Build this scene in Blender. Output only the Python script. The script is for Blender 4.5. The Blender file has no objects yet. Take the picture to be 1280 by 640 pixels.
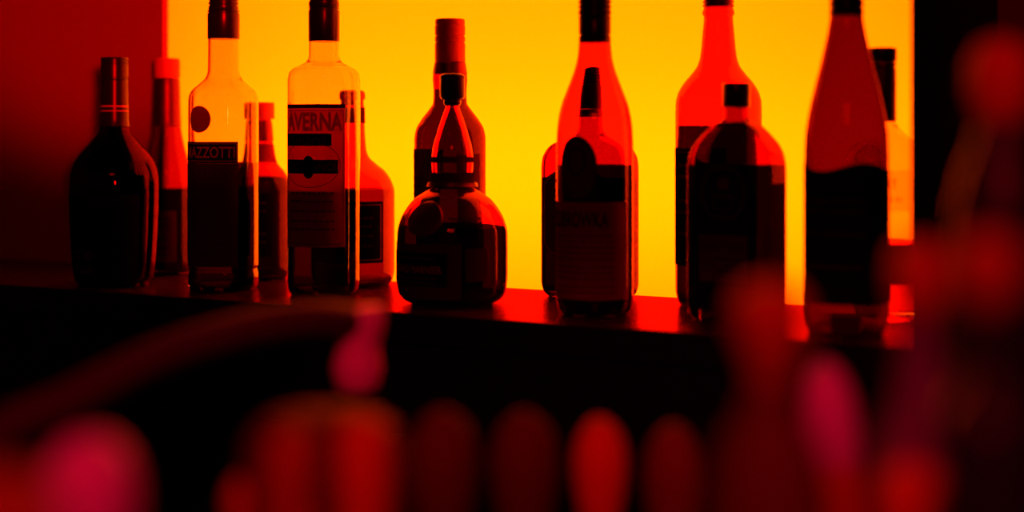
import bpy, bmesh, math, random
from mathutils import Vector, Matrix
random.seed(4)
sc = bpy.context.scene
col = sc.collection
PI = math.pi
W, Hh = 1280, 640

# ------------------------------------------------------------------ camera
F = 1778.0                 # focal length in pixels of the 1280 px frame
HY = 170.0                 # horizon row
TH = math.radians(28.4)    # the camera looks this far to the left of the shelf's normal
CT, ST = math.cos(TH), math.sin(TH)
SHELF = 1.10               # top of the back bar
CZ = SHELF + 0.174         # eye height
YF, YB = 1.181, 1.432      # front edge of the shelf, plane of the glowing panel
cam_d = bpy.data.cameras.new('camera'); cam = bpy.data.objects.new('camera', cam_d); col.objects.link(cam)
cam.location = (0, 0, CZ); cam.rotation_euler = (PI/2, 0, TH)
cam_d.sensor_width = 36; cam_d.lens = 36*F/W; cam_d.shift_y = -(Hh/2-HY)/W
cam_d.dof.use_dof = True; cam_d.dof.focus_distance = 1.55; cam_d.dof.aperture_fstop = 1.75
cam_d.clip_start = 0.02
sc.camera = cam
sc.view_settings.view_transform = 'Standard'; sc.view_settings.look = 'None'
sc.view_settings.gamma = 1; sc.view_settings.exposure = 0; sc.view_settings.use_curve_mapping = False
cy = sc.cycles
cy.max_bounces = 28; cy.transmission_bounces = 28; cy.glossy_bounces = 8; cy.diffuse_bounces = 4
cy.transparent_max_bounces = 16; cy.use_denoising = True; cy.caustics_refractive = True; cy.blur_glossy = 0.3
cy.sample_clamp_indirect = 8; cy.min_light_bounces = 9

def ray(px):
    r = (px-W/2)/F
    return (-ST+CT*r, CT+ST*r)          # world x, y per unit of depth
def at(px, Y):                          # plan position and depth where a column of the view crosses the plane Y
    dx, dy = ray(px); d = Y/dy
    return dx*d, Y, d
def zat(py, d): return CZ - (py-HY)/F*d

# ------------------------------------------------------------------ materials
def new_mat(name):
    m = bpy.data.materials.new(name); m.use_nodes = True
    nt = m.node_tree; nt.nodes.clear()
    out = nt.nodes.new('ShaderNodeOutputMaterial')
    return m, nt, out
def paint(name, c, rough=0.5, spec=0.5, metal=0.0, bump=0.0, bscale=60, vary=0.0, coat=0.0):
    m, nt, out = new_mat(name)
    b = nt.nodes.new('ShaderNodeBsdfPrincipled')
    b.inputs['Base Color'].default_value = (*c, 1); b.inputs['Roughness'].default_value = rough
    b.inputs['Specular IOR Level'].default_value = spec; b.inputs['Metallic'].default_value = metal
    b.inputs['Coat Weight'].default_value = coat
    if not metal: b.inputs['Specular Tint'].default_value = (1, .10, .10, 1)
    if bump or vary:
        tc = nt.nodes.new('ShaderNodeTexCoord'); n = nt.nodes.new('ShaderNodeTexNoise')
        n.inputs['Scale'].default_value = bscale; n.inputs['Detail'].default_value = 4
        nt.links.new(tc.outputs['Object'], n.inputs['Vector'])
        if bump:
            bp = nt.nodes.new('ShaderNodeBump'); bp.inputs['Strength'].default_value = bump; bp.inputs['Distance'].default_value = 0.002
            nt.links.new(n.outputs['Fac'], bp.inputs['Height']); nt.links.new(bp.outputs['Normal'], b.inputs['Normal'])
        if vary:
            mx = nt.nodes.new('ShaderNodeMix'); mx.data_type = 'RGBA'
            mx.inputs[6].default_value = (*[v*(1-vary) for v in c], 1); mx.inputs[7].default_value = (*[min(1, v*(1+vary)) for v in c], 1)
            nt.links.new(n.outputs['Fac'], mx.inputs[0]); nt.links.new(mx.outputs[2], b.inputs['Base Color'])
    nt.links.new(b.outputs[0], out.inputs[0])
    return m
def glass(name, c, ior=1.5, rough=0.0, bump=0.0):
    m, nt, out = new_mat(name)
    b = nt.nodes.new('ShaderNodeBsdfGlass'); b.inputs['Color'].default_value = (*c, 1)
    b.inputs['IOR'].default_value = ior; b.inputs['Roughness'].default_value = rough
    tc = nt.nodes.new('ShaderNodeTexCoord'); n = nt.nodes.new('ShaderNodeTexNoise'); n.inputs['Scale'].default_value = 18
    bp = nt.nodes.new('ShaderNodeBump'); bp.inputs['Strength'].default_value = bump or 0.03; bp.inputs['Distance'].default_value = 0.002
    nt.links.new(tc.outputs['Object'], n.inputs['Vector']); nt.links.new(n.outputs['Fac'], bp.inputs['Height'])
    nt.links.new(bp.outputs['Normal'], b.inputs['Normal'])
    nt.links.new(b.outputs[0], out.inputs[0])
    return m
def paper(name, c, trans=0.35, tc=None):
    m, nt, out = new_mat(name)
    d = nt.nodes.new('ShaderNodeBsdfDiffuse'); t = nt.nodes.new('ShaderNodeBsdfTranslucent'); mx = nt.nodes.new('ShaderNodeMixShader')
    n = nt.nodes.new('ShaderNodeTexNoise'); n.inputs['Scale'].default_value = 300
    co = nt.nodes.new('ShaderNodeTexCoord'); nt.links.new(co.outputs['Object'], n.inputs['Vector'])
    mc = nt.nodes.new('ShaderNodeMix'); mc.data_type = 'RGBA'
    mc.inputs[6].default_value = (*[v*.9 for v in c], 1); mc.inputs[7].default_value = (*c, 1)
    nt.links.new(n.outputs['Fac'], mc.inputs[0]); nt.links.new(mc.outputs[2], d.inputs[0])
    t.inputs[0].default_value = (*(tc or c), 1); mx.inputs[0].default_value = trans
    nt.links.new(d.outputs[0], mx.inputs[1]); nt.links.new(t.outputs[0], mx.inputs[2]); nt.links.new(mx.outputs[0], out.inputs[0])
    return m

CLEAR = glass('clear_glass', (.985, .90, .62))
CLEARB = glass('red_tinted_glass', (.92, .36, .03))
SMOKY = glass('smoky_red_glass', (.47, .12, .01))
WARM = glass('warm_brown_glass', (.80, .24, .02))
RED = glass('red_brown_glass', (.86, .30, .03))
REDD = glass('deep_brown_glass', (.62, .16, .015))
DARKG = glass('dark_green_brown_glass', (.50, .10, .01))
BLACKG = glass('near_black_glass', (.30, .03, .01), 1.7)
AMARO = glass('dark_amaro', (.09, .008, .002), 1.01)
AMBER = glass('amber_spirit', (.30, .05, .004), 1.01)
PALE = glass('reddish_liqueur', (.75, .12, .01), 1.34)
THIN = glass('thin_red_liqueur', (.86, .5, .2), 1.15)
BLACKCAP = paint('black_cap', (.010, .003, .005), .28, .35)
DARKFOIL = paint('dark_foil', (.14, .003, .004), .4, .5, .9, bump=.3, bscale=120)
REDCAP = paint('red_cap', (.75, .05, .03), .45, .4)
REDCAPD = paint('dull_red_cap', (.5, .03, .02), .45, .4)
GOLD = paint('gold_band', (.75, .35, .10), .35, .5, .8)
INK = paper('black_ink', (.02, .012, .016), .15)
INKR = paper('red_ink', (.55, .05, .08), .3)
INKP = paper('purple_ink', (.11, .02, .10), .2)
INKD = paper('dim_ink', (.10, .02, .02), .2)
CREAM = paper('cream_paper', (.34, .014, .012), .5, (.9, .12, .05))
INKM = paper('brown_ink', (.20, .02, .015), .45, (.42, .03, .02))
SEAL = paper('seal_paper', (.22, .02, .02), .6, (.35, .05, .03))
DARKP = paper('dark_paper', (.010, .002, .003), .15)
MIDP = paper('brown_paper', (.09, .010, .010), .25)

# ------------------------------------------------------------------ mesh helpers
def link(name, me, mat, parent=None, smooth=True):
    o = bpy.data.objects.new(name, me); col.objects.link(o)
    if mat: me.materials.append(mat)
    if parent: o.parent = parent
    if smooth:
        for p in me.polygons: p.use_smooth = True
    return o
def from_bm(name, bm, mat, parent=None, smooth=True, recalc=True):
    if recalc: bmesh.ops.recalc_face_normals(bm, faces=bm.faces)
    me = bpy.data.meshes.new(name); bm.to_mesh(me); bm.free()
    o = link(name, me, mat, parent, smooth)
    if smooth: me.set_sharp_from_angle(angle=math.radians(50))
    return o
def empty(name, loc, rz=0):
    o = bpy.data.objects.new(name, None); col.objects.link(o); o.location = loc; o.rotation_euler = (0, 0, rz)
    o.empty_display_size = .03
    return o
def tag(o, label=None, cat=None, group=None, kind=None):
    if label: o['label'] = label
    if cat: o['category'] = cat
    if group: o['group'] = group
    if kind: o['kind'] = kind
    return o
def box(name, x0, x1, y0, y1, z0, z1, mat, parent=None, bev=0.0):
    bm = bmesh.new(); bmesh.ops.create_cube(bm, size=1)
    for v in bm.verts:
        v.co = Vector(((x0+x1)/2+v.co.x*(x1-x0), (y0+y1)/2+v.co.y*(y1-y0), (z0+z1)/2+v.co.z*(z1-z0)))
    if bev: bmesh.ops.bevel(bm, geom=bm.edges[:], offset=bev, segments=3, affect='EDGES')
    return from_bm(name, bm, mat, parent, smooth=bool(bev))

def refine(prof, k=5):
    """Catmull-Rom through (z, a, b, n) rows, monotone in z; a repeated row keeps a corner."""
    out = []
    N = len(prof)
    for i in range(N-1):
        p0 = prof[max(i-1, 0)]; p1 = prof[i]; p2 = prof[i+1]; p3 = prof[min(i+2, N-1)]
        dz = p2[0]-p1[0]
        if abs(dz) < 1e-6: out.append(p1); continue
        m1 = []; m2 = []
        for c in range(1, 4):
            s = (p2[c]-p1[c])/dz
            sa = (p1[c]-p0[c])/(p1[0]-p0[0]) if abs(p1[0]-p0[0]) > 1e-6 else s
            sb = (p3[c]-p2[c])/(p3[0]-p2[0]) if abs(p3[0]-p2[0]) > 1e-6 else s
            m1.append(0 if s*sa <= 0 else 2*s*sa/(s+sa)); m2.append(0 if s*sb <= 0 else 2*s*sb/(s+sb))
        for j in range(k):
            t = j/k; h = [2*t**3-3*t**2+1, t**3-2*t**2+t, -2*t**3+3*t**2, t**3-t**2]
            row = [p1[0]+dz*t]
            for c in range(1, 4):
                row.append(h[0]*p1[c]+h[1]*dz*m1[c-1]+h[2]*p2[c]+h[3]*dz*m2[c-1])
            out.append(tuple(row))
    out.append(prof[-1])
    return out
def sec(a, b, n, ph):
    s, c = math.sin(ph), math.cos(ph)
    f = lambda v: math.copysign(abs(v)**(2.0/n), v)
    return a*f(s), -b*f(c)               # phi 0 faces local -Y, grows towards +X
SEG = 72
def ring(bm, row, off=0.0, z=None, seg=SEG):
    vs = []
    for i in range(seg):
        x, y = sec(max(row[1]+off, .0008), max(row[2]+off, .0008), row[3], 2*PI*i/seg)
        vs.append(bm.verts.new((x, y, row[0] if z is None else z)))
    return vs
def bridge(bm, A, B):
    n = len(A)
    for i in range(n):
        bm.faces.new((A[i], A[(i+1) % n], B[(i+1) % n], B[i]))
def fan(bm, A, z):
    c = bm.verts.new((sum(v.co.x for v in A)/len(A), sum(v.co.y for v in A)/len(A), z))
    for i in range(len(A)): bm.faces.new((A[i], A[(i+1) % len(A)], c))
def solid(rows, seg=SEG):
    bm = bmesh.new(); R = [ring(bm, r, seg=seg) for r in rows]
    for a, b in zip(R, R[1:]): bridge(bm, a, b)
    fan(bm, R[0], rows[0][0]); fan(bm, R[-1], rows[-1][0])
    return bm
def interp(rows, z):
    if z <= rows[0][0]: return (z,)+tuple(rows[0][1:])
    for a, b in zip(rows, rows[1:]):
        if a[0] <= z <= b[0]:
            t = (z-a[0])/(b[0]-a[0]) if b[0] > a[0] else 0
            return (z,)+tuple(a[c]+(b[c]-a[c])*t for c in range(1, 4))
    return (z,)+tuple(rows[-1][1:])
def shell(rows, t, tb, punt=.006):
    bm = bmesh.new()
    zb = rows[0][0]
    outer = [ring(bm, r) for r in rows]
    inner_rows = [r for r in rows if r[0] > zb+tb+.002]
    i0 = interp(rows, zb+tb)
    i0 = (zb+tb, i0[1]*.97, i0[2]*.97, i0[3])
    inner = [ring(bm, i0, -t)]+[ring(bm, r, -t) for r in inner_rows]
    for a, b in zip(outer, outer[1:]): bridge(bm, a, b)
    for a, b in zip(inner, inner[1:]): bridge(bm, a, b)
    bridge(bm, outer[-1], inner[-1])
    r0 = rows[0]; p = ring(bm, (zb+punt, r0[1]*.55, r0[2]*.55, 2)); bridge(bm, outer[0], p); fan(bm, p, zb+punt+.001)
    fan(bm, inner[0], zb+tb+.002)
    return bm
def liquid(rows, t, tb, ztop):
    zb = rows[0][0]; i0 = interp(rows, zb+tb); o = -t+.0003
    R = [(zb+tb-.0003, i0[1]*.97+o, i0[2]*.97+o, i0[3])]
    R += [(r[0], r[1]+o, r[2]+o, r[3]) for r in rows if zb+tb+.002 < r[0] < ztop-.0005]
    e = interp(rows, ztop); R.append((ztop, e[1]+o, e[2]+o, e[3]))
    return solid(R)

class Bottle:
    def __init__(s, name, px, Y, prof, label, cat='bottle', rot=0.0, depth_ratio=1.0, n=2.0, round_above=None,
                 mat=None, t=.0028, tb=.007, fill=None, liq=None, width_m=None):
        """prof: rows (image row, half width in px) from top to bottom; the last row is the foot."""
        s.x, s.y, s.d = at(px, Y); s.s = F/s.d; s.px = px
        s.root = empty(name, (s.x, s.y, SHELF), rot); tag(s.root, label, cat)
        rows = []
        base_py = HY + s.s*(CZ-SHELF)
        for i, p in enumerate(prof):
            py, hw = p[0], p[1]
            z = 0.0 if py is None else (base_py-py)/s.s
            a = hw/s.s
            k = p[2] if len(p) > 2 else 1.0         # how far the section has turned from round to the body's shape
            wm = 1.0 + ((width_m or 1.0)-1.0)*k
            rows.append((max(z, 0), a*wm, a*wm*(1+(depth_ratio-1)*k), 2+(n-2)*k))
        rows = sorted(rows, key=lambda r: r[0])
        s.rows = refine(rows); s.base_py = base_py; s.t, s.tb = t, tb
        s.body = from_bm('glass_body', shell(s.rows, t, tb), mat, s.root)
        if fill is not None:
            from_bm('liquid', liquid(s.rows, t, tb, s.Z(fill)), liq or AMARO, s.root)
    def Z(s, py): return (s.base_py-py)/s.s
    def cap(s, y0, y1, hw, mat=BLACKCAP, name='cap', ridges=(), taper=0.0, rnd=.0012):
        z1, z0 = s.Z(y0), s.Z(y1); r = hw/s.s
        R = [(z0, r-rnd*.5, r-rnd*.5, 2), (z0+rnd*.6, r, r, 2)]
        for ry in sorted(ridges, reverse=True):
            z = s.Z(ry); R += [(z-.0012, r, r, 2), (z-.0006, r-.0010, r-.0010, 2), (z+.0006, r-.0010, r-.0010, 2), (z+.0012, r, r, 2)]
        r1 = r-taper/s.s
        R += [(z1-rnd, r1, r1, 2), (z1-rnd*.3, r1-rnd*.3, r1-rnd*.3, 2), (z1, r1-rnd, r1-rnd, 2)]
        return from_bm(name, solid(R, 48), mat, s.root)
    def wrap(s, y0, y1, extra, mat, name='neck_sleeve'):
        """a sleeve that follows the glass"""
        z1, z0 = s.Z(y0), s.Z(y1)
        zs = [z0]+[r[0] for r in s.rows if z0+.0005 < r[0] < z1-.0005]+[z1]
        bm = bmesh.new(); o = [ring(bm, interp(s.rows, z), extra) for z in zs]; i = [ring(bm, interp(s.rows, z), .0001) for z in zs]
        for a, b in zip(o, o[1:]): bridge(bm, a, b)
        for a, b in zip(i, i[1:]): bridge(bm, a, b)
        bridge(bm, o[0], i[0]); bridge(bm, o[-1], i[-1])
        return from_bm(name, bm, mat, s.root)
    def arc(s, z):
        r = interp(s.rows, z); T = [(0, 0.0)]; 
        N = 240; p = sec(r[1], r[2], r[3], -PI); L = 0; tab = [(-PI, 0.0)]
        for i in range(1, N+1):
            ph = -PI+2*PI*i/N; q = sec(r[1], r[2], r[3], ph); L += math.dist(p, q); tab.append((ph, L)); p = q
        mid = next(l for ph, l in tab if ph >= -1e-6)
        return [(ph, l-mid) for ph, l in tab]
    def phi(s, tab, u):
        L = tab[-1][1]-tab[0][1]
        while u < tab[0][1]: u += L
        while u > tab[-1][1]: u -= L
        lo, hi = 0, len(tab)-1
        while hi-lo > 1:
            m = (lo+hi)//2
            if tab[m][1] <= u: lo = m
            else: hi = m
        a, b = tab[lo], tab[hi]
        return a[0]+(b[0]-a[0])*((u-a[1])/(b[1]-a[1]) if b[1] > a[1] else 0)
    def surf(s, tab, u, z, off):
        r = interp(s.rows, z); x, y = sec(r[1]+off, r[2]+off, r[3], s.phi(tab, u)); return Vector((x, y, z))
    def label(s, u0, u1, y0, y1, mat, name='label', off=.0004, th=.0002, shape=None, parent=None, nu=28, nz=14):
        """a patch of paper on the glass; u in px along the surface from the front, y in image rows"""
        tab = s.arc(s.Z((y0+y1)/2)); bm = bmesh.new(); G = []
        for j in range(nz+1):
            row = []
            for i in range(nu+1):
                fu, fz = i/nu*2-1, j/nz*2-1
                if shape: fu, fz = shape(fu, fz)
                u = ((u0+u1)/2+fu*(u1-u0)/2)/s.s; z = s.Z((y0+y1)/2-fz*(y1-y0)/2)
                row.append((bm.verts.new(s.surf(tab, u, z, off+th)), bm.verts.new(s.surf(tab, u, z, off))))
            G.append(row)
        for j in range(nz):
            for i in range(nu):
                a, b, c, d = G[j][i], G[j][i+1], G[j+1][i+1], G[j+1][i]
                bm.faces.new((a[0], b[0], c[0], d[0])); bm.faces.new((a[1], d[1], c[1], b[1]))
        for i in range(nu):
            for j in (0, nz):
                a, b = G[j][i], G[j][i+1]; bm.faces.new((a[0], a[1], b[1], b[0]))
        for j in range(nz):
            for i in (0, nu):
                a, b = G[j][i], G[j+1][i]; bm.faces.new((a[0], a[1], b[1], b[0]))
        return from_bm(name, bm, mat, parent or s.root)
    def text(s, txt, u0, u1, y0, y1, mat, parent, off=.0009, name='lettering', bold=0.0, arch=0.0):
        cu = bpy.data.curves.new('t', 'FONT'); cu.body = txt; cu.size = 1; cu.offset = bold; cu.extrude = 0.0; cu.resolution_u = 3
        ob = bpy.data.objects.new('t', cu); col.objects.link(ob)
        bpy.context.view_layer.update()
        me = bpy.data.meshes.new_from_object(ob.evaluated_get(bpy.context.evaluated_depsgraph_get()))
        bpy.data.objects.remove(ob); bpy.data.curves.remove(cu)
        me.name = name
        xs = [v.co.x for v in me.vertices]; ys = [v.co.y for v in me.vertices]
        x0, x1, a0, a1 = min(xs), max(xs), min(ys), max(ys)
        tab = s.arc(s.Z((y0+y1)/2))
        for v in me.vertices:
            fx = (v.co.x-x0)/(x1-x0); fy = (v.co.y-a0)/(a1-a0)
            u = (u0+(u1-u0)*fx)/s.s; py = y1+(y0-y1)*fy - arch*(1-(2*fx-1)**2)
            v.co = s.surf(tab, u, s.Z(py), off)
        o = link(name, me, mat, parent, False)
        return o
    def lines(s, u0, u1, ys, h, mat, parent, jag=True, off=.0009, name='small_print'):
        """rows of print too small to read, broken into word-long strokes"""
        bm = bmesh.new(); rnd = random.Random(int(u0*7+ys[0]))
        for y in ys:
            tab = s.arc(s.Z(y)); u = u0
            while u < u1-2:
                w = min(rnd.uniform(3, 9), u1-u)
                q = [bm.verts.new(s.surf(tab, uu/s.s, s.Z(yy), off)) for uu, yy in ((u, y+h/2), (u+w, y+h/2), (u+w, y-h/2), (u, y-h/2))]
                bm.faces.new(q); u += w+1.8
        return from_bm(name, bm, mat, parent, False, recalc=False)
    def outline(s, pts, w, mat, parent, off=.0009, closed=True, name='printed_border'):
        bm = bmesh.new(); tab = s.arc(s.Z(sum(p[1] for p in pts)/len(pts))); n = len(pts); P = []
        dense = []
        for i in range(n if closed else n-1):
            a, b = pts[i], pts[(i+1) % n]; k = max(1, int(math.dist(a, b)/5))
            for j in range(k): dense.append((a[0]+(b[0]-a[0])*j/k, a[1]+(b[1]-a[1])*j/k))
        if not closed: dense.append(pts[-1])
        n = len(dense)
        for i in range(n if closed else n-1):
            a, b = Vector(dense[i]), Vector(dense[(i+1) % n]); d = (b-a)
            if d.length < 1e-6: continue
            d.normalize(); nn = Vector((-d.y, d.x))*w/2; e = d*w*.3
            q = [bm.verts.new(s.surf(tab, c.x/s.s, s.Z(c.y), off)) for c in (a-nn-e, b-nn+e, b+nn+e, a+nn-e)]
            bm.faces.new(q)
        return from_bm(name, bm, mat, parent, False, recalc=False)
def ellipse(cx, cyy, rx, ry, n=28): return [(cx+rx*math.cos(2*PI*i/n), cyy+ry*math.sin(2*PI*i/n)) for i in range(n)]
def rect(u0, u1, y0, y1): return [(u0, y0), (u1, y0), (u1, y1), (u0, y1)]
def disc(fu, fz):       # square to disc
    return fu*math.sqrt(max(0, 1-fz*fz/2)), fz*math.sqrt(max(0, 1-fu*fu/2))
def archtop(fu, fz):    # straight sides, round top
    top = .45+.55*math.sqrt(max(0, 1-fu*fu))
    return fu, -1+(fz+1)/2*(1+top)
def clipped(fu, fz):    # corners cut off
    lim = 1-max(0, abs(fz)-.75)/.25*.45
    return fu*lim, fz

# ------------------------------------------------------------------ the room
WALLP = paint('red_wall_paint', (.42, .012, .006), .9, .1, bump=.2, bscale=90, vary=.08)
BLACKW = paint('black_woodwork', (.004, .002, .004), .5, .12, bump=.15, bscale=50)
FLOORM = paint('dark_floor', (.03, .015, .012), .6, .3, vary=.3, bscale=8)
CEILM = paint('dark_ceiling', (.04, .02, .02), .9, .1)
XL, XR = at(209, YB)[0], -0.262         # the glowing panel's left and right ends
PTOP = 1.62                             # its top
RX0, RX1, RY0 = -2.7, 1.9, -2.4
def S(o): return tag(o, kind='structure')
S(box('floor', RX0, RX1, RY0, YB, -.05, 0, FLOORM))
S(box('ceiling', RX0, RX1, RY0, YB+.4, 2.7, 2.75, CEILM))
for (x0, x1, z0, z1) in ((RX0, XL-.008, 0, 2.7), (XR, RX1, 0, 2.7), (XL-.008, XR, 0, SHELF-.16), (XL-.008, XR, PTOP+.11, 2.7)):
    S(box('wall_back', x0, x1, YB, YB+.1, z0, z1, WALLP))
S(box('wall_left', RX0-.05, RX0, RY0, YB, 0, 2.7, WALLP))
S(box('wall_right', RX1, RX1+.05, RY0, YB, 0, 2.7, WALLP))
S(box('wall_front', RX0, RX1, RY0-.05, RY0, 0, 2.7, WALLP))

# ------------------------------------------------------------------ backlit panel
m, nt, out = new_mat('backlit_acrylic')
t1 = nt.nodes.new('ShaderNodeBsdfTranslucent'); t1.inputs[0].default_value = (.9, .9, .85, 1)
g1 = nt.nodes.new('ShaderNodeBsdfDiffuse'); g1.inputs[0].default_value = (.25, .12, .03, 1)
mx = nt.nodes.new('ShaderNodeMixShader'); mx.inputs[0].default_value = .12
nt.links.new(t1.outputs[0], mx.inputs[1]); nt.links.new(g1.outputs[0], mx.inputs[2]); nt.links.new(mx.outputs[0], out.inputs[0])
ACR = m
m, nt, out = new_mat('red_acrylic_edge')
t1 = nt.nodes.new('ShaderNodeBsdfTranslucent'); t1.inputs[0].default_value = (.45, .01, .0, 1)
nt.links.new(t1.outputs[0], out.inputs[0]); REDACR = m
WHITEB = paint('white_lightbox_lining', (.8, .8, .8), .8, .2)
lb = empty('light_box', ((XL+XR)/2, YB, SHELF)); tag(lb, 'large glowing yellow-orange backlit panel behind all the bottles', 'light panel')
def lbox(name, x0, x1, y0, y1, z0, z1, mat):
    L = lb.location; return box(name, x0-L.x, x1-L.x, y0-L.y, y1-L.y, z0-L.z, z1-L.z, mat, lb)
bm = bmesh.new()
vs = [bm.verts.new(c) for c in ((XL, YB+.002, SHELF-.15), (XR, YB+.002, SHELF-.15), (XR, YB+.002, PTOP+.1), (XL, YB+.002, PTOP+.1))]
bm.faces.new(vs)
for v in bm.verts: v.co -= lb.location
from_bm('diffuser', bm, ACR, lb, False)
bm = bmesh.new()
vs = [bm.verts.new(c) for c in ((XL-.008, YB+.001, SHELF), (XL, YB+.002, SHELF), (XL, YB+.002, PTOP), (XL-.008, YB+.001, PTOP))]
bm.faces.new(vs)
for v in bm.verts: v.co -= lb.location
from_bm('edge_strip', bm, REDACR, lb, False)
BD = .36
lbox('back_board', XL-.007, XR-.001, YB+BD, YB+BD+.01, SHELF-.15, PTOP+.1, WHITEB)
lbox('top_board', XL-.007, XR-.001, YB+.003, YB+BD, PTOP+.09, PTOP+.1, WHITEB)
lbox('bottom_board', XL-.007, XR-.001, YB+.003, YB+BD, SHELF-.15, SHELF-.14, WHITEB)
lbox('side_board', XL-.0075, XL-.0065, YB+.003, YB+BD, SHELF-.15, PTOP+.1, WHITEB)
lbox('side_board', XR-.0012, XR-.0002, YB+.003, YB+BD, SHELF-.15, PTOP+.1, WHITEB)
def area(name, loc, rot, sx, sy, power, color):
    l = bpy.data.lights.new(name, 'AREA'); l.shape = 'RECTANGLE'; l.size = sx; l.size_y = sy; l.energy = power; l.color = color
    o = bpy.data.objects.new(name, l); col.objects.link(o); o.location = loc; o.rotation_euler = rot; return o
area('panel_lamp', ((XL+XR)/2, YB+.22, SHELF+.12), (-PI/2, 0, 0), .96, .08, 12.2, (1, .073, 0))
area('panel_lamp_upper', ((XL+XR)/2, YB+.24, SHELF+.40), (-PI/2, 0, 0), .96, .08, 7.0, (1, .063, 0))

# ------------------------------------------------------------------ back bar: shelf top, cabinet below, end board
m, nt, out = new_mat('varnished_shelf')
gl = nt.nodes.new('ShaderNodeBsdfGlossy'); gl.inputs[0].default_value = (.55, .02, .006, 1); gl.inputs['Roughness'].default_value = .16
df = nt.nodes.new('ShaderNodeBsdfDiffuse'); df.inputs[0].default_value = (.05, .008, .004, 1)
fr = nt.nodes.new('ShaderNodeFresnel'); fr.inputs[0].default_value = 1.5
tc = nt.nodes.new('ShaderNodeTexCoord'); mp = nt.nodes.new('ShaderNodeMapping'); mp.inputs['Scale'].default_value = (3, 22, 1)
n1 = nt.nodes.new('ShaderNodeTexNoise'); n1.inputs['Scale'].default_value = 8; n1.inputs['Detail'].default_value = 5
bp = nt.nodes.new('ShaderNodeBump'); bp.inputs['Strength'].default_value = .5; bp.inputs['Distance'].default_value = .003
mx = nt.nodes.new('ShaderNodeMixShader')
nt.links.new(tc.outputs['Object'], mp.inputs[0]); nt.links.new(mp.outputs[0], n1.inputs['Vector']); nt.links.new(n1.outputs['Fac'], bp.inputs['Height'])
for q in (gl, df): nt.links.new(bp.outputs['Normal'], q.inputs['Normal'])
nt.links.new(fr.outputs[0], mx.inputs[0]); nt.links.new(df.outputs[0], mx.inputs[1]); nt.links.new(gl.outputs[0], mx.inputs[2])
nt.links.new(mx.outputs[0], out.inputs[0]); SHELFM = m
bb = empty('back_bar', (-1.2, 1.3, 0)); tag(bb, 'black back bar with a glossy dark top, all the shelf bottles on it', 'bar shelf')
def bbox(name, *a, bev=0.0): 
    L = bb.location; x0, x1, y0, y1, z0, z1, mt = a
    return box(name, x0-L.x, x1-L.x, y0-L.y, y1-L.y, z0-L.z, z1-L.z, mt, bb, bev)
bbox('shelf_top', -2.4, -.266, YF+.0012, YB-.0005, SHELF-.012, SHELF, SHELFM)
bbox('front_edging', -2.4, -.266, YF-.001, YF+.001, SHELF-.03, SHELF-.0006, BLACKW, bev=.0004)
bbox('front_board', -2.4, -.266, YF+.004, YF+.03, .08, SHELF-.0122, BLACKW)
bbox('plinth', -2.4, -.266, YF+.05, YB-.001, 0, .08, BLACKW)
for k in range(4):
    x0 = -2.39+k*.53; bbox('door_panel', x0+.01, x0+.52, YF-.006, YF+.0038, .11, SHELF-.12, BLACKW, bev=.002)
tag(box('end_board', -.2655, -.2405, YF-.007, YB-.001, 0, 2.1, BLACKW, bev=.001), 'tall black upright board closing the right end of the bottle shelf', 'board')

# ------------------------------------------------------------------ bottles on the shelf
# 1 dark wide-shouldered bottle at the left end
b = Bottle('liqueur_bottle', 143, 1.245, [(76, 15), (150, 16.5), (163, 19), (178, 30), (192, 42), (206, 50), (222, 53.5), (240, 54), (300, 52), (345, 48), (358, 45.5), (None, 42)],
           'near black round-shouldered bottle with a tall dark sleeve, first from the left end', mat=BLACKG, fill=200, liq=AMARO)
b.cap(72, 101, 17, BLACKCAP, ridges=(76, 80, 98)); b.wrap(101, 158, .0010, BLACKCAP); b.wrap(132, 134, .0014, REDCAPD, 'neck_band'); b.wrap(138, 139.5, .0014, REDCAPD, 'neck_band')
l = b.label(-42, 70, 242, 350, DARKP)
b.text('12 00', -16, 12, 309, 322, INKD, l, bold=.02); b.text('11:00', -14, 12, 327, 338, INKD, l, bold=.02)
# 2 bottle with the red cap
b = Bottle('liqueur_bottle', 209, 1.378, [(90, 12), (100, 14.5), (150, 16), (175, 19.5), (190, 23), (205, 27), (222, 30), (240, 31), (335, 31), (344, 29.5), (None, 27)],
           'slim dark bottle with a bright red cap, second from the left', mat=REDD, fill=236, liq=AMARO)
b.cap(73, 98, 16, REDCAP, rnd=.003); b.wrap(99, 158, .0009, DARKFOIL)
l = b.label(-26, 34, 262, 325, MIDP); b.lines(-16, 24, (272, 279, 296, 308, 316), 2.5, INK, l)
# 3 clear bottle with the black banded cap
b = Bottle('liqueur_bottle', 279.5, 1.268, [(30, 16), (50, 19, 0), (88, 19.5, 0), (97, 22, .2), (106, 31, .7), (114, 39.5, 1), (123, 43, 1), (135, 43.5, 1), (330, 43.5, 1), (336, 42.2, 1), (341, 43.5, 1), (355, 43.5, 1), (None, 41, 1)],
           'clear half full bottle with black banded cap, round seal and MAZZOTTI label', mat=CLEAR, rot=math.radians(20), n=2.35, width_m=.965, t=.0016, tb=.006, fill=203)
b.cap(-12, 14, 18.5, BLACKCAP, ridges=(-8, -3, 2, 7)); b.cap(13, 49, 19.8, BLACKCAP, 'cap_skirt', ridges=(16,)); b.wrap(33, 45, .0010, MIDP, 'gold_band')
tag(b.label(-33, -1, 133, 166, SEAL, 'seal', shape=disc), 'round dark red seal')
l = b.label(-54, 32, 177, 203, DARKP, 'name_label'); b.text('MAZZOTTI', -39, 28, 183, 197, INKR, l, bold=.01); b.outline(rect(-52, 30, 179.5, 200.5), .8, INKR, l)
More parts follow.
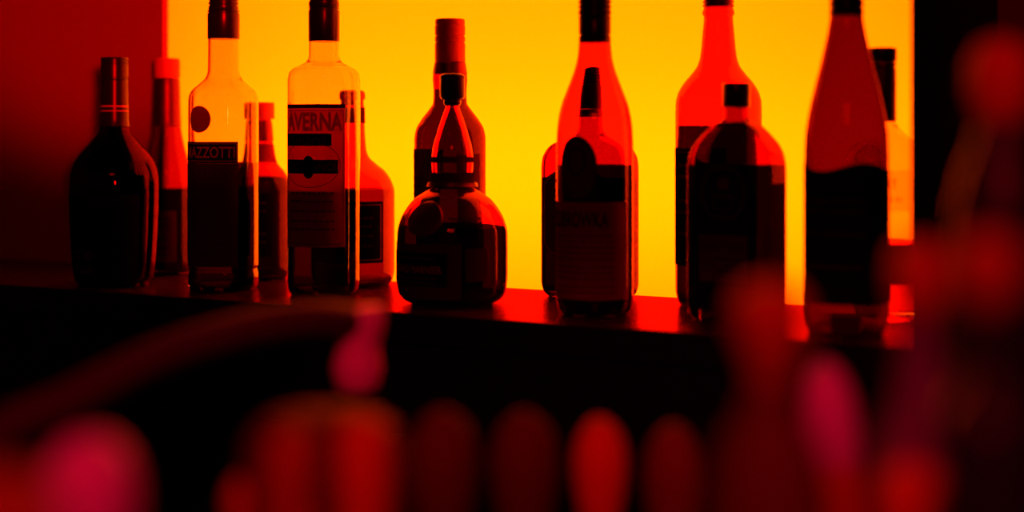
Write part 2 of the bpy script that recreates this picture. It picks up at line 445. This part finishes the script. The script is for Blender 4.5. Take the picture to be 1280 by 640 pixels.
l = b.label(-54, 32, 204, 330, MIDP, 'front_label'); b.text('AMARO', -40, 14, 214, 232, INKP, l, arch=4); b.text('A.MAZZOTTI', -41, 14, 238, 246, INKP, l)
b.outline(ellipse(-14, 270, 13, 14), 1, INKP, l); b.lines(-44, 18, (252, 292, 299, 306, 313, 320), 2, INKP, l); b.outline(rect(-50, 27, 208, 326), .8, INKD, l)
# 4 small bottle behind it
b = Bottle('liqueur_bottle', 326, 1.384, [(145, 12), (160, 13.5), (178, 15), (198, 18), (206, 22), (214, 29), (224, 34), (238, 36), (330, 36), (342, 34.5), (None, 31)],
           'small dark bottle with a red cap and looped neck tag, behind the clear MAZZOTTI bottle', mat=REDD, fill=222, liq=AMARO)
b.cap(128, 149, 17, REDCAP, rnd=.002); b.wrap(151, 176, .0012, DARKFOIL); b.wrap(180, 202, .0009, CREAM, 'neck_label')
l = b.label(-34, 38, 240, 318, DARKP); b.lines(-20, 30, (252, 262, 290, 300), 3, INKD, l)
# 5 clear bottle with the big cream label
b = Bottle('liqueur_bottle', 405, 1.285, [(44, 17), (53, 19, 0), (70, 19.2, 0), (77, 22, .1), (82, 30, .6), (86, 38, 1), (93, 43, 1), (104, 44.3, 1), (350, 44, 1), (362, 42.5, 1), (None, 39, 1)],
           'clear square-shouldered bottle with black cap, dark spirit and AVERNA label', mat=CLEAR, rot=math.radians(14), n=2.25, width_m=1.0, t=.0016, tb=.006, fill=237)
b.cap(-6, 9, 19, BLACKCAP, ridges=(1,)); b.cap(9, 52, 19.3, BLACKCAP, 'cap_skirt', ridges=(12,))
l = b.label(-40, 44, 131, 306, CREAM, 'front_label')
b.label(-40, 44, 131, 136, INK, 'top_stripe', off=.0008, parent=l, nz=3)
b.text('AVERNA', -36, 40, 141, 164, INKM, l, bold=.035); b.label(-40, 26, 167, 182, DARKP, 'script_band', off=.0008, parent=l, nz=4)
b.text('Amaro', -32, 18, 168, 181, MIDP, l, off=.0013); b.label(-38, 34, 199, 216, DARKP, 'ribbon', off=.0008, parent=l, nz=4)
b.text('SICILIANO', -32, 30, 203, 212, MIDP, l, off=.0013); b.label(-10, 6, 194, 222, DARKP, 'crest', off=.0012, parent=l, shape=disc, nz=8, nu=8)
b.outline(ellipse(-1, 205, 38, 28), 1, INKD, l); b.outline(rect(-37, 41, 139, 302), .8, INKD, l); b.lines(-28, 30, (240, 250, 262, 274, 284), 2.5, INKD, l)
# 6 red glass bottle behind it
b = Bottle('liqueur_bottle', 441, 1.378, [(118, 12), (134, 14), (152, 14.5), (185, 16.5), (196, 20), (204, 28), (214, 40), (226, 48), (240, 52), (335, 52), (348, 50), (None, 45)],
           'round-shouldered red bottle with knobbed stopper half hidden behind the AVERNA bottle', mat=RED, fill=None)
b.cap(113, 126, 15.5, REDCAPD, 'stopper', rnd=.004); b.cap(126, 132, 13, REDCAPD, 'stopper_collar'); b.wrap(134, 154, .0009, MIDP, 'neck_sleeve')
from_bm('liquid', liquid(b.rows, b.t, b.tb, b.Z(236)), AMBER, b.root)
l = b.label(-20, 72, 250, 325, DARKP); b.outline(rect(-16, 68, 254, 321), 1.2, INKR, l); b.lines(-6, 56, (270, 280, 292, 304), 3, INKD, l)
# 7 tall bottle behind the squat one
b = Bottle('liqueur_bottle', 562.5, 1.384, [(30, 16), (78, 19), (98, 21.5), (115, 20.5), (128, 21), (138, 27), (150, 36), (162, 42.5), (175, 44.5), (345, 44.5), (358, 43), (None, 40)],
           'tall dark bottle with a long red cap, behind the squat round bottle', mat=REDD, fill=112, liq=AMBER)
b.cap(24, 32, 18.6, REDCAPD); b.cap(32, 78, 19, REDCAPD, 'cap_skirt', ridges=(45, 53), rnd=.0008); b.wrap(79, 92, .0006, DARKFOIL)
l = b.label(-60, 10, 186, 318, MIDP); b.text('FINE', -50, -22, 192, 200, INK, l); b.text('BRANDY', -54, -22, 204, 212, INK, l); b.lines(-52, -14, (222, 232, 242), 3, INK, l)
tag(b.label(34, 66, 192, 300, MIDP, 'back_label'), 'dark red side label with a pale edge')
# 8 squat round bottle
b = Bottle('liqueur_bottle', 565.5, 1.274, [(124, 9), (133, 8.5), (142, 11.5), (155, 16), (170, 20.5), (185, 24.5), (200, 26), (214, 25.5), (226, 23.5), (233, 25), (240, 35), (248, 47), (260, 57), (275, 65), (292, 68.8), (320, 69), (345, 69), (362, 67), (372, 62), (None, 50)],
           'squat round dark bottle with conical neck, ribbon, wax seal and broad label', mat=WARM, t=.0026, tb=.008, fill=283, liq=AMARO)
b.cap(92, 124, 15.8, BLACKCAP, 'stopper', rnd=.004, ridges=(96,)); b.cap(122, 132, 11, BLACKCAP, 'stopper_shank', rnd=.003)
b.wrap(196, 203, .0016, MIDP, 'ribbon'); b.wrap(216, 228, .0030, MIDP, 'ribbon'); b.wrap(228, 233, .0060, DARKFOIL, 'ribbon_knot')
tag(b.label(-24, 22, 249, 291, DARKFOIL, 'wax_seal', off=.0006, th=.003, shape=disc), 'dark round wax seal')
b.text('CORDON ROUGE', 30, 72, 268, 281, INK, b.root, name='embossed_lettering', bold=.02)
l = b.label(-78, 48, 301, 368, MIDP, 'front_label'); b.label(-70, 31, 311, 352, DARKP, 'dark_field', off=.0008, parent=l)
b.text('GRAND MARNIER', -56, 24, 327, 336, INKR, l, off=.0013); b.lines(-50, 20, (318, 342, 348), 2, INKD, l, off=.0013)
tag(b.label(53, 82, 306, 346, MIDP, 'side_label'), 'narrow label beside the main one')
# 9 flat flask behind the tapered clear bottle
b = Bottle('flask_bottle', 737, 1.392, [(120, 15), (140, 17, 0), (158, 17.5, 0), (168, 22, .1), (175, 36, .45), (181, 52, .8), (188, 62, 1), (198, 67.5, 1), (212, 69, 1), (352, 69, 1), (364, 66, 1), (None, 58, 1)],
           'broad flat red flask with cut-corner label, behind the tapered bottle', mat=REDD, n=4.5, depth_ratio=.45, width_m=.88, fill=None, t=.003)
b.cap(84, 136, 17.5, BLACKCAP, ridges=(88, 92, 96, 100, 104)); b.wrap(137, 146, .0008, DARKFOIL)
from_bm('liquid', liquid(b.rows, b.t, b.tb, b.Z(222)), AMARO, b.root)
l = b.label(-56, 42, 214, 320, MIDP, shape=clipped); b.outline([(-50, 230), (-38, 218), (24, 218), (36, 230), (36, 304), (24, 316), (-38, 316), (-50, 304)], 1.2, INKR, l); b.lines(-36, 24, (240, 252, 270, 282, 294), 3, INK, l)
# 10 tapered bottle
b = Bottle('spirit_bottle', 743.5, 1.262, [(46, 18.5), (54, 20), (70, 21.5), (84, 24.5), (100, 30), (118, 37), (132, 42), (148, 45.5), (165, 47.3), (185, 48), (370, 48), (386, 46), (None, 41)],
           'red-glowing bottle with sloping shoulders, black cap and dark shield and lower labels', mat=CLEARB, t=.0024, tb=.004, fill=206)
b.cap(-14, 24, 20.8, BLACKCAP, ridges=(-6, 0, 6, 12, 20)); b.cap(24, 54, 20.2, BLACKCAP, 'cap_skirt', ridges=(44,))
l = b.label(-28, 24, 170, 246, MIDP, 'shield_label', shape=disc); b.outline(ellipse(-2, 208, 22, 33), 1.5, INK, l); b.outline(ellipse(-2, 201, 11, 16), 3, INK, l)
l = b.label(-54, 66, 251, 370, CREAM, 'front_label'); b.text('ZUBROWKA', -45, 38, 262, 282, INK, l, bold=.02); b.lines(-40, 46, (292, 299, 306, 313, 320, 330, 337, 344, 354, 361), 1.6, INKD, l)
# 11 tall bottle behind the rectangular flask
b = Bottle('liqueur_bottle', 898, 1.386, [(0, 16), (10, 18), (17, 20), (21, 18), (40, 19.5), (70, 22.5), (82, 26), (92, 33), (104, 43), (116, 50), (128, 53), (142, 53.5), (360, 53.5), (374, 51), (None, 47)],
           'tall red bottle with a long sloping neck, behind the rectangular flask', mat=RED, fill=157, liq=AMARO)
b.cap(-26, 9, 19.5, DARKFOIL, ridges=(-6, 0, 5))
l = b.label(-58, 30, 185, 330, DARKP); b.outline(rect(-54, 26, 190, 325), 1.2, INKD, l); b.lines(-40, 14, (206, 220, 250, 264, 290), 4, INKD, l)
# 12 rectangular flask
b = Bottle('flask_bottle', 920.5, 1.282, [(126, 13), (136, 15.5, 0), (148, 17, 0), (152, 20, .1), (156, 30, .5), (162, 41, .85), (171, 53, 1), (183, 64, 1), (197, 70, 1), (212, 72, 1), (378, 72, 1), (392, 70, 1), (None, 62, 1)],
           'wide rectangular flask with a domed shoulder, square black cap and arched label', mat=REDD, rot=math.radians(-10), n=7, depth_ratio=.56, width_m=.80, t=.0032, tb=.010, fill=206)
b.cap(104, 134, 17.5, BLACKCAP, rnd=.0008)
l = b.label(-45, 45, 204, 356, DARKP, 'arched_label', shape=archtop); b.outline(ellipse(0, 240, 28, 30), 2, INKP, l); b.outline(ellipse(0, 240, 32, 34), .8, INKP, l)
b.outline([(-13, 226), (-7, 236), (-3, 246), (3, 246), (7, 236), (13, 226)], 1.2, INKP, l, closed=False); b.outline(ellipse(0, 252, 5, 9), 2, INKP, l)
b.outline([(0, 222), (0, 236)], 1.2, INKP, l, closed=False); b.outline([(-4, 226), (4, 226)], 1.2, INKP, l, closed=False)
b.label(-33, 33, 292, 350, paper('purple_label_field', (.09, .02, .045), .2), 'lower_field', off=.0009, parent=l)
b.text('Jägermeister', -30, 30, 300, 314, INK, l, off=.0014); b.lines(-26, 26, (322, 329, 336), 2, INK, l, off=.0014)
tag(b.label(62, 100, 228, 370, MIDP, 'side_label'), 'narrow printed strip on the side')
# 13 slender tapered bottle on the right
b = Bottle('spirit_bottle', 1058, 1.24, [(12, 18), (20, 20), (36, 22.5), (60, 27.5), (80, 32), (100, 37), (125, 43), (145, 47), (170, 50.5), (200, 51.5), (385, 51.5), (404, 49), (None, 44)],
           'tall dark tapering bottle with black cap, nearest the black end board', mat=SMOKY, t=.0026, tb=.004, fill=26, liq=THIN)
b.cap(-26, 20, 21, BLACKCAP, ridges=(-10, 0, 10))
l = b.label(-78, 96, 208, 376, DARKP, 'front_label', shape=lambda fu, fz: (fu, fz+(.06*math.sin(fu*5) if fz > 0 else 0))); b.lines(-40, 36, (250, 262, 290, 330), 3, INKD, l)
tag(b.label(-6, 30, 388, 412, MIDP, 'tax_strip'), 'small dark red strip near the foot')
# 14 clear bottle half hidden at the right end
b = Bottle('spirit_bottle', 1103, 1.362, [(84, 13), (95, 15.5), (145, 16), (156, 18), (164, 25), (174, 35), (186, 42), (200, 44.5), (360, 44.5), (372, 42.5), (None, 39)],
           'clear bottle with ringed black cap and printed panel, half hidden at the right end', mat=CLEAR, t=.0026, tb=.008, fill=300, liq=PALE)
b.cap(60, 77, 17.5, BLACKCAP); b.cap(77.5, 152, 16.8, DARKFOIL, 'cap_skirt', ridges=(84,))
l = b.label(-10, 46, 212, 262, glass('printed_film', (.97, .85, .6), 1.05), 'printed_film', th=.0001); b.text('DRY', 8, 28, 222, 234, INKR, l); b.text('GIN 41', 6, 34, 244, 251, INKR, l)
tag(b.label(-40, 50, 302, 352, MIDP, 'lower_label'), 'dark red lower label')

# ------------------------------------------------------------------ bar counter and the out-of-focus things on it
BAR = .95
ct = empty('bar_counter', (-.35, .4, 0)); tag(ct, 'black bar counter below the picture carrying the blurred foreground glassware', 'counter')
def cbox(name, x0, x1, y0, y1, z0, z1, mt, bev=0.0):
    L = ct.location; return box(name, x0-L.x, x1-L.x, y0-L.y, y1-L.y, z0-L.z, z1-L.z, mt, ct, bev)
cbox('worktop', -1.7, .9, .26, .84, BAR-.04, BAR, BLACKW, .003)
cbox('base_panel', -1.68, .88, .30, .80, 0, BAR-.0402, BLACKW)

def fg(name, px, depth, parts, label, cat, lean=0.0, ratio=1.0):
    """parts: (part name, material, rows (image row or None for the counter, half width px)); one thing on the counter"""
    dx, dy = ray(px); x, y = dx*depth, dy*depth; s = F/depth
    root = empty(name, (x, y, BAR), TH); tag(root, label, cat)
    for pn, mt, rows in parts:
        R = []
        for py, hw in rows:
            z = 0 if py is None else (HY+s*(CZ-BAR)-py)/s
            R.append((z, hw/s, hw/s, 2))
        R.sort(key=lambda r: r[0])
        R = refine(R, 5)
        bm = shell(R, .002, .008) if pn == 'glass_body' else solid(R, 48)
        from_bm(pn, bm, mt, root)
    return root
FR = paint('wine_red_stopper', (.52, .012, .002), .5, .2)
FRB = paint('bright_red_stopper', (.85, .016, .002), .5, .2)
FRD = paint('deep_red_stopper', (.22, .005, .002), .5, .15)
FR2 = paint('dim_red_stopper', (.42, .008, .003), .5, .2)
FR3 = paint('dark_red_stopper', (.13, .003, .002), .6, .1)
FP = paint('pink_stopper', (.85, .035, .22), .4, .4)
FPD = paint('dim_pink_bottle', (.16, .006, .05), .5, .2)
FB = paint('black_bottle', (.012, .004, .006), .4, .3)

# egg-stoppered bottles in a row
def egg(cy0, cy1, hw):
    h = cy1-cy0; return [(cy0+h*f, hw*g) for f, g in ((0, .12), (.03, .35), (.1, .65), (.22, .9), (.38, 1), (.55, .95), (.75, .8), (.92, .62), (1, .5))]
def eggbottle(px, d, top, hw, mt, label, hgt=150):
    bot = top+hgt
    return tag(fg('stoppered_bottle', px, d, [('stopper', mt, egg(top, bot, hw)),
              ('bottle_body', FB, [(bot-6, hw*.5), (bot+20, hw*.55), (bot+45, hw*1.1), (bot+70, hw*1.25), (None, hw*1.2)])], label, 'bottle'), group='egg-stoppered bottles in a blurred row')
eggbottle(750, .80, 522, 34, FRB, 'small bottle with a bright red egg-shaped stopper, blurred at bottom centre')
eggbottle(842, .78, 530, 37, FRD, 'small bottle with a dim red stopper, right of the bright red stopper', 170)
eggbottle(655, .78, 514, 44, FR3, 'small bottle with a broad dark red stopper, left of the bright red stopper', 170)
eggbottle(553, .74, 512, 46, FR3, 'small bottle with a dark red stopper beside the blurred red tumbler', 175)

def area_spot(name, loc, target, power, color, size, angle, blend):
    l = bpy.data.lights.new(name, 'SPOT'); l.energy = power; l.color = color; l.shadow_soft_size = size; l.spot_size = math.radians(angle); l.spot_blend = blend
    o = bpy.data.objects.new(name, l); col.objects.link(o); o.location = loc
    o.rotation_euler = (Vector(target)-Vector(loc)).to_track_quat('-Z', 'Y').to_euler(); return o

# red tumbler: its highlights built as ribs in lighter reds, dark hollow between
RIBR = paint('bright_red', (.70, .012, .003), .5, .2)  # lighter red painted on the ribs as highlights; also plain stopper and rod
t = fg('tumbler', 405, .64, [('cup', FR3, [(512, 20), (516, 55), (528, 82), (552, 98), (600, 104), (640, 102), (None, 82)])],
       'stout red tumbler with highlights built as lighter ribs, blurred at the bottom left of centre', 'glass')
s = F/.64
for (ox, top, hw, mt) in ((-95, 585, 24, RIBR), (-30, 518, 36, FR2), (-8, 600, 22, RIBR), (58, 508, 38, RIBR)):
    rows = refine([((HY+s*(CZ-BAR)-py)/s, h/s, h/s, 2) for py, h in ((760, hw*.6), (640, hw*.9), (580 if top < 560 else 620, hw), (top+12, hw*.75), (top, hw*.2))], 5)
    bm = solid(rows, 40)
    o = from_bm('highlight_rib', bm, mt, t); a = ox/104.0
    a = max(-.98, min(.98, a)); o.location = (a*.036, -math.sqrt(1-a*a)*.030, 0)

# pink round-headed bottle at lower left
fg('stoppered_bottle', 112, .50, [('stopper', FP, [(545, 9), (550, 26), (564, 42), (592, 55), (630, 60), (680, 54), (720, 38)]),
    ('bottle_body', FB, [(715, 38), (760, 44), (800, 90), (None, 95)])], 'bottle with a big round pink stopper, blurred in the lower left corner', 'bottle')
fg('stoppered_bottle', 10, .40, [('stopper', FR2, [(590, 10), (600, 40), (640, 60), (700, 55), (740, 30)]),
    ('bottle_body', FB, [(735, 28), (800, 40), (850, 80), (None, 90)])], 'bottle with a dull red stopper in the lower left corner, left of the pink one', 'bottle')
# right hand group
fg('stoppered_bottle', 962, .52, [('stopper', FR, [(352, 10), (360, 32), (385, 46), (420, 44), (450, 34), (480, 24)]),
    ('bottle_body', FR3, [(475, 22), (520, 40), (570, 66), (640, 78), (None, 78)])], 'bottle with a dull red ball stopper standing in front of the rectangular flask', 'bottle')
fg('stoppered_bottle', 1235, .44, [('stopper', FR, [(292, 8), (300, 26), (325, 38), (355, 36), (385, 22)]),
    ('bottle_body', FB, [(380, 20), (470, 26), (530, 60), (None, 66)])], 'bottle with a small red stopper at the right edge, below the tall black bottle', 'bottle')
fg('stoppered_bottle', 1150, .54, [('stopper', FR, [(300, 8), (308, 26), (335, 36), (370, 34), (400, 20)]),
    ('bottle_body', FPD, [(395, 18), (440, 24), (520, 40), (580, 62), (None, 66)])], 'dark bottle with a red stopper in front of the black end board', 'bottle')
fg('stoppered_bottle', 1252, .62, [('stopper', FR, [(48, 8), (58, 28), (90, 40), (125, 38), (155, 26)]),
    ('bottle_body', FB, [(152, 26), (185, 36), (230, 52), (280, 60), (None, 62)])], 'tallest blurred bottle, black with a red ball stopper, at the right edge', 'bottle')
fg('stoppered_bottle', 1140, .50, [('stopper', RIBR, [(580, 10), (590, 30), (615, 44), (650, 46), (690, 30)]),
    ('bottle_body', FB, [(685, 28), (740, 40), (800, 60), (None, 62)])], 'low bottle with a red stopper at the bottom, right of the leaning muddler', 'bottle')

# muddler leaning in a highball glass
d = .66; s = F/d
dx, dy = ray(1062); gx, gy = dx*d, dy*d
root = empty('highball_glass', (gx, gy, BAR), TH); tag(root, 'dark highball glass at the bottom right, the pink-ended muddler leaning in it', 'glass')
from_bm('cup', shell(refine([(0, .030, .030, 2), (.01, .032, .032, 2), (.10, .035, .035, 2)], 4), .002, .008), glass('smoked_glass', (.35, .05, .03)), root)
top = Vector(((1030-W/2)/F*d, (HY-452)/F*d)); bot = Vector(((1072-W/2)/F*d, (HY-720)/F*d))
fwd = Vector((-ST, CT, 0)); rgt = Vector((CT, ST, 0)); C0 = Vector((0, 0, CZ))
P1 = C0+fwd*d+rgt*top.x+Vector((0, 0, top.y)); P0 = C0+fwd*d+rgt*(bot.x+.003); P0.z = BAR+.018
ax = P1-P0; Lm = ax.length
mud = empty('muddler', P0); mud.rotation_euler = ax.to_track_quat('Z', 'Y').to_euler()
tag(mud, 'leaning rod with a rounded pink top fading to red, blurred at lower right', 'muddler')
rr = 35/s
from_bm('rod', solid(refine([(0, .010, .010, 2), (Lm*.3, rr*.8, rr*.8, 2), (Lm*.78, rr*.95, rr*.95, 2)], 6), 40), RIBR, mud)
from_bm('head', solid(refine([(Lm*.77, rr*.96, rr*.96, 2), (Lm*.84, rr*1.03, rr*1.03, 2), (Lm*.9, rr*.95, rr*.95, 2), (Lm*.97, rr*.6, rr*.6, 2), (Lm, rr*.15, rr*.15, 2)], 6), 40), FP, mud)

# swan-neck tap
def cpt(px, py, d): 
    return C0+fwd*d+rgt*((px-W/2)/F*d)+Vector((0, 0, (HY-py)/F*d))
def tube(pts, rad, name, mat, parent, seg=28, sub=10):
    P = []
    for i in range(len(pts)-1):
        p0, p1, p2, p3 = pts[max(i-1, 0)], pts[i], pts[i+1], pts[min(i+2, len(pts)-1)]
        r1, r2 = rad[i], rad[i+1]
        for j in range(sub):
            t = j/sub
            q = .5*((2*p1)+(p2-p0)*t+(2*p0-5*p1+4*p2-p3)*t*t+(3*p1-p0-3*p2+p3)*t**3)
            P.append((q, r1+(r2-r1)*t))
    P.append((pts[-1], rad[-1]))
    bm = bmesh.new(); R = []; up = Vector((0, 0, 1)); side = None
    for i, (q, r) in enumerate(P):
        T = (P[min(i+1, len(P)-1)][0]-P[max(i-1, 0)][0]).normalized()
        if side is None: side = T.cross(up if abs(T.z) < .9 else Vector((1, 0, 0))).normalized()
        side = (side-T*side.dot(T)).normalized(); n = T.cross(side)
        R.append([bm.verts.new(q+side*r*math.cos(2*PI*k/seg)+n*r*math.sin(2*PI*k/seg)) for k in range(seg)])
    for a, b_ in zip(R, R[1:]): bridge(bm, a, b_)
    bm.faces.new(R[0]); bm.faces.new(R[-1])
    for v in bm.verts: v.co -= parent.location
    return from_bm(name, bm, mat, parent)
PIPE = paint('dull_pipe_metal', (.07, .003, .010), .5, .1)
NOZ = paint('pink_lit_spout_tip', (.95, .035, .20), .45, .4)  # pink light on the metal tip put into its colour
base = cpt(-60, 640, .66); base.z = BAR
tap = empty('bar_tap', base); tag(tap, 'swan-neck bar tap, dark red curved spout ending in a tip coloured pink for the light on it, blurred at left', 'tap')
tube([base+Vector((0, 0, .012)), base+Vector((0, 0, .10)), cpt(-20, 565, .72), cpt(90, 500, .76), cpt(200, 445, .81), cpt(310, 412, .86), cpt(400, 399, .90), cpt(446, 404, .93)],
     [.011]*8, 'spout', PIPE, tap)
tube([cpt(452, 384, .93), cpt(453, 400, .93), cpt(449, 430, .93), cpt(447, 460, .93), cpt(447, 482, .93), cpt(447, 492, .93)], [.014, .0150, .0135, .0165, .014, .007], 'spout_tip', NOZ, tap)
bm = solid([(0, .028, .028, 2), (.008, .028, .028, 2), (.014, .018, .018, 2), (.03, .016, .016, 2)]); from_bm('tap_base', bm, PIPE, tap)

# ------------------------------------------------------------------ front lamps: wall spot and added fills
wl = Vector((XL-.09, YB, 1.50))
area_spot('red_wall_spot', (.34, -.25, 1.36), wl, 200, (1, .004, .001), .05, 14.5, .75)
area('red_fill', (.15, -.5, 2.0), (math.radians(38), 0, math.radians(20)), .5, .3, 2.0, (1, .03, .02))  # unseen source added as a weak general red fill
area_spot('pink_counter_fill', (.15, -.35, 1.9), (-.28, .62, 1.0), 22, (1, .06, .20), .05, 36, .35)  # unseen source added to brighten just the blurred foreground

w = bpy.data.worlds.new('world'); sc.world = w; w.use_nodes = True
w.node_tree.nodes['Background'].inputs[0].default_value = (.003, .0004, .002, 1)
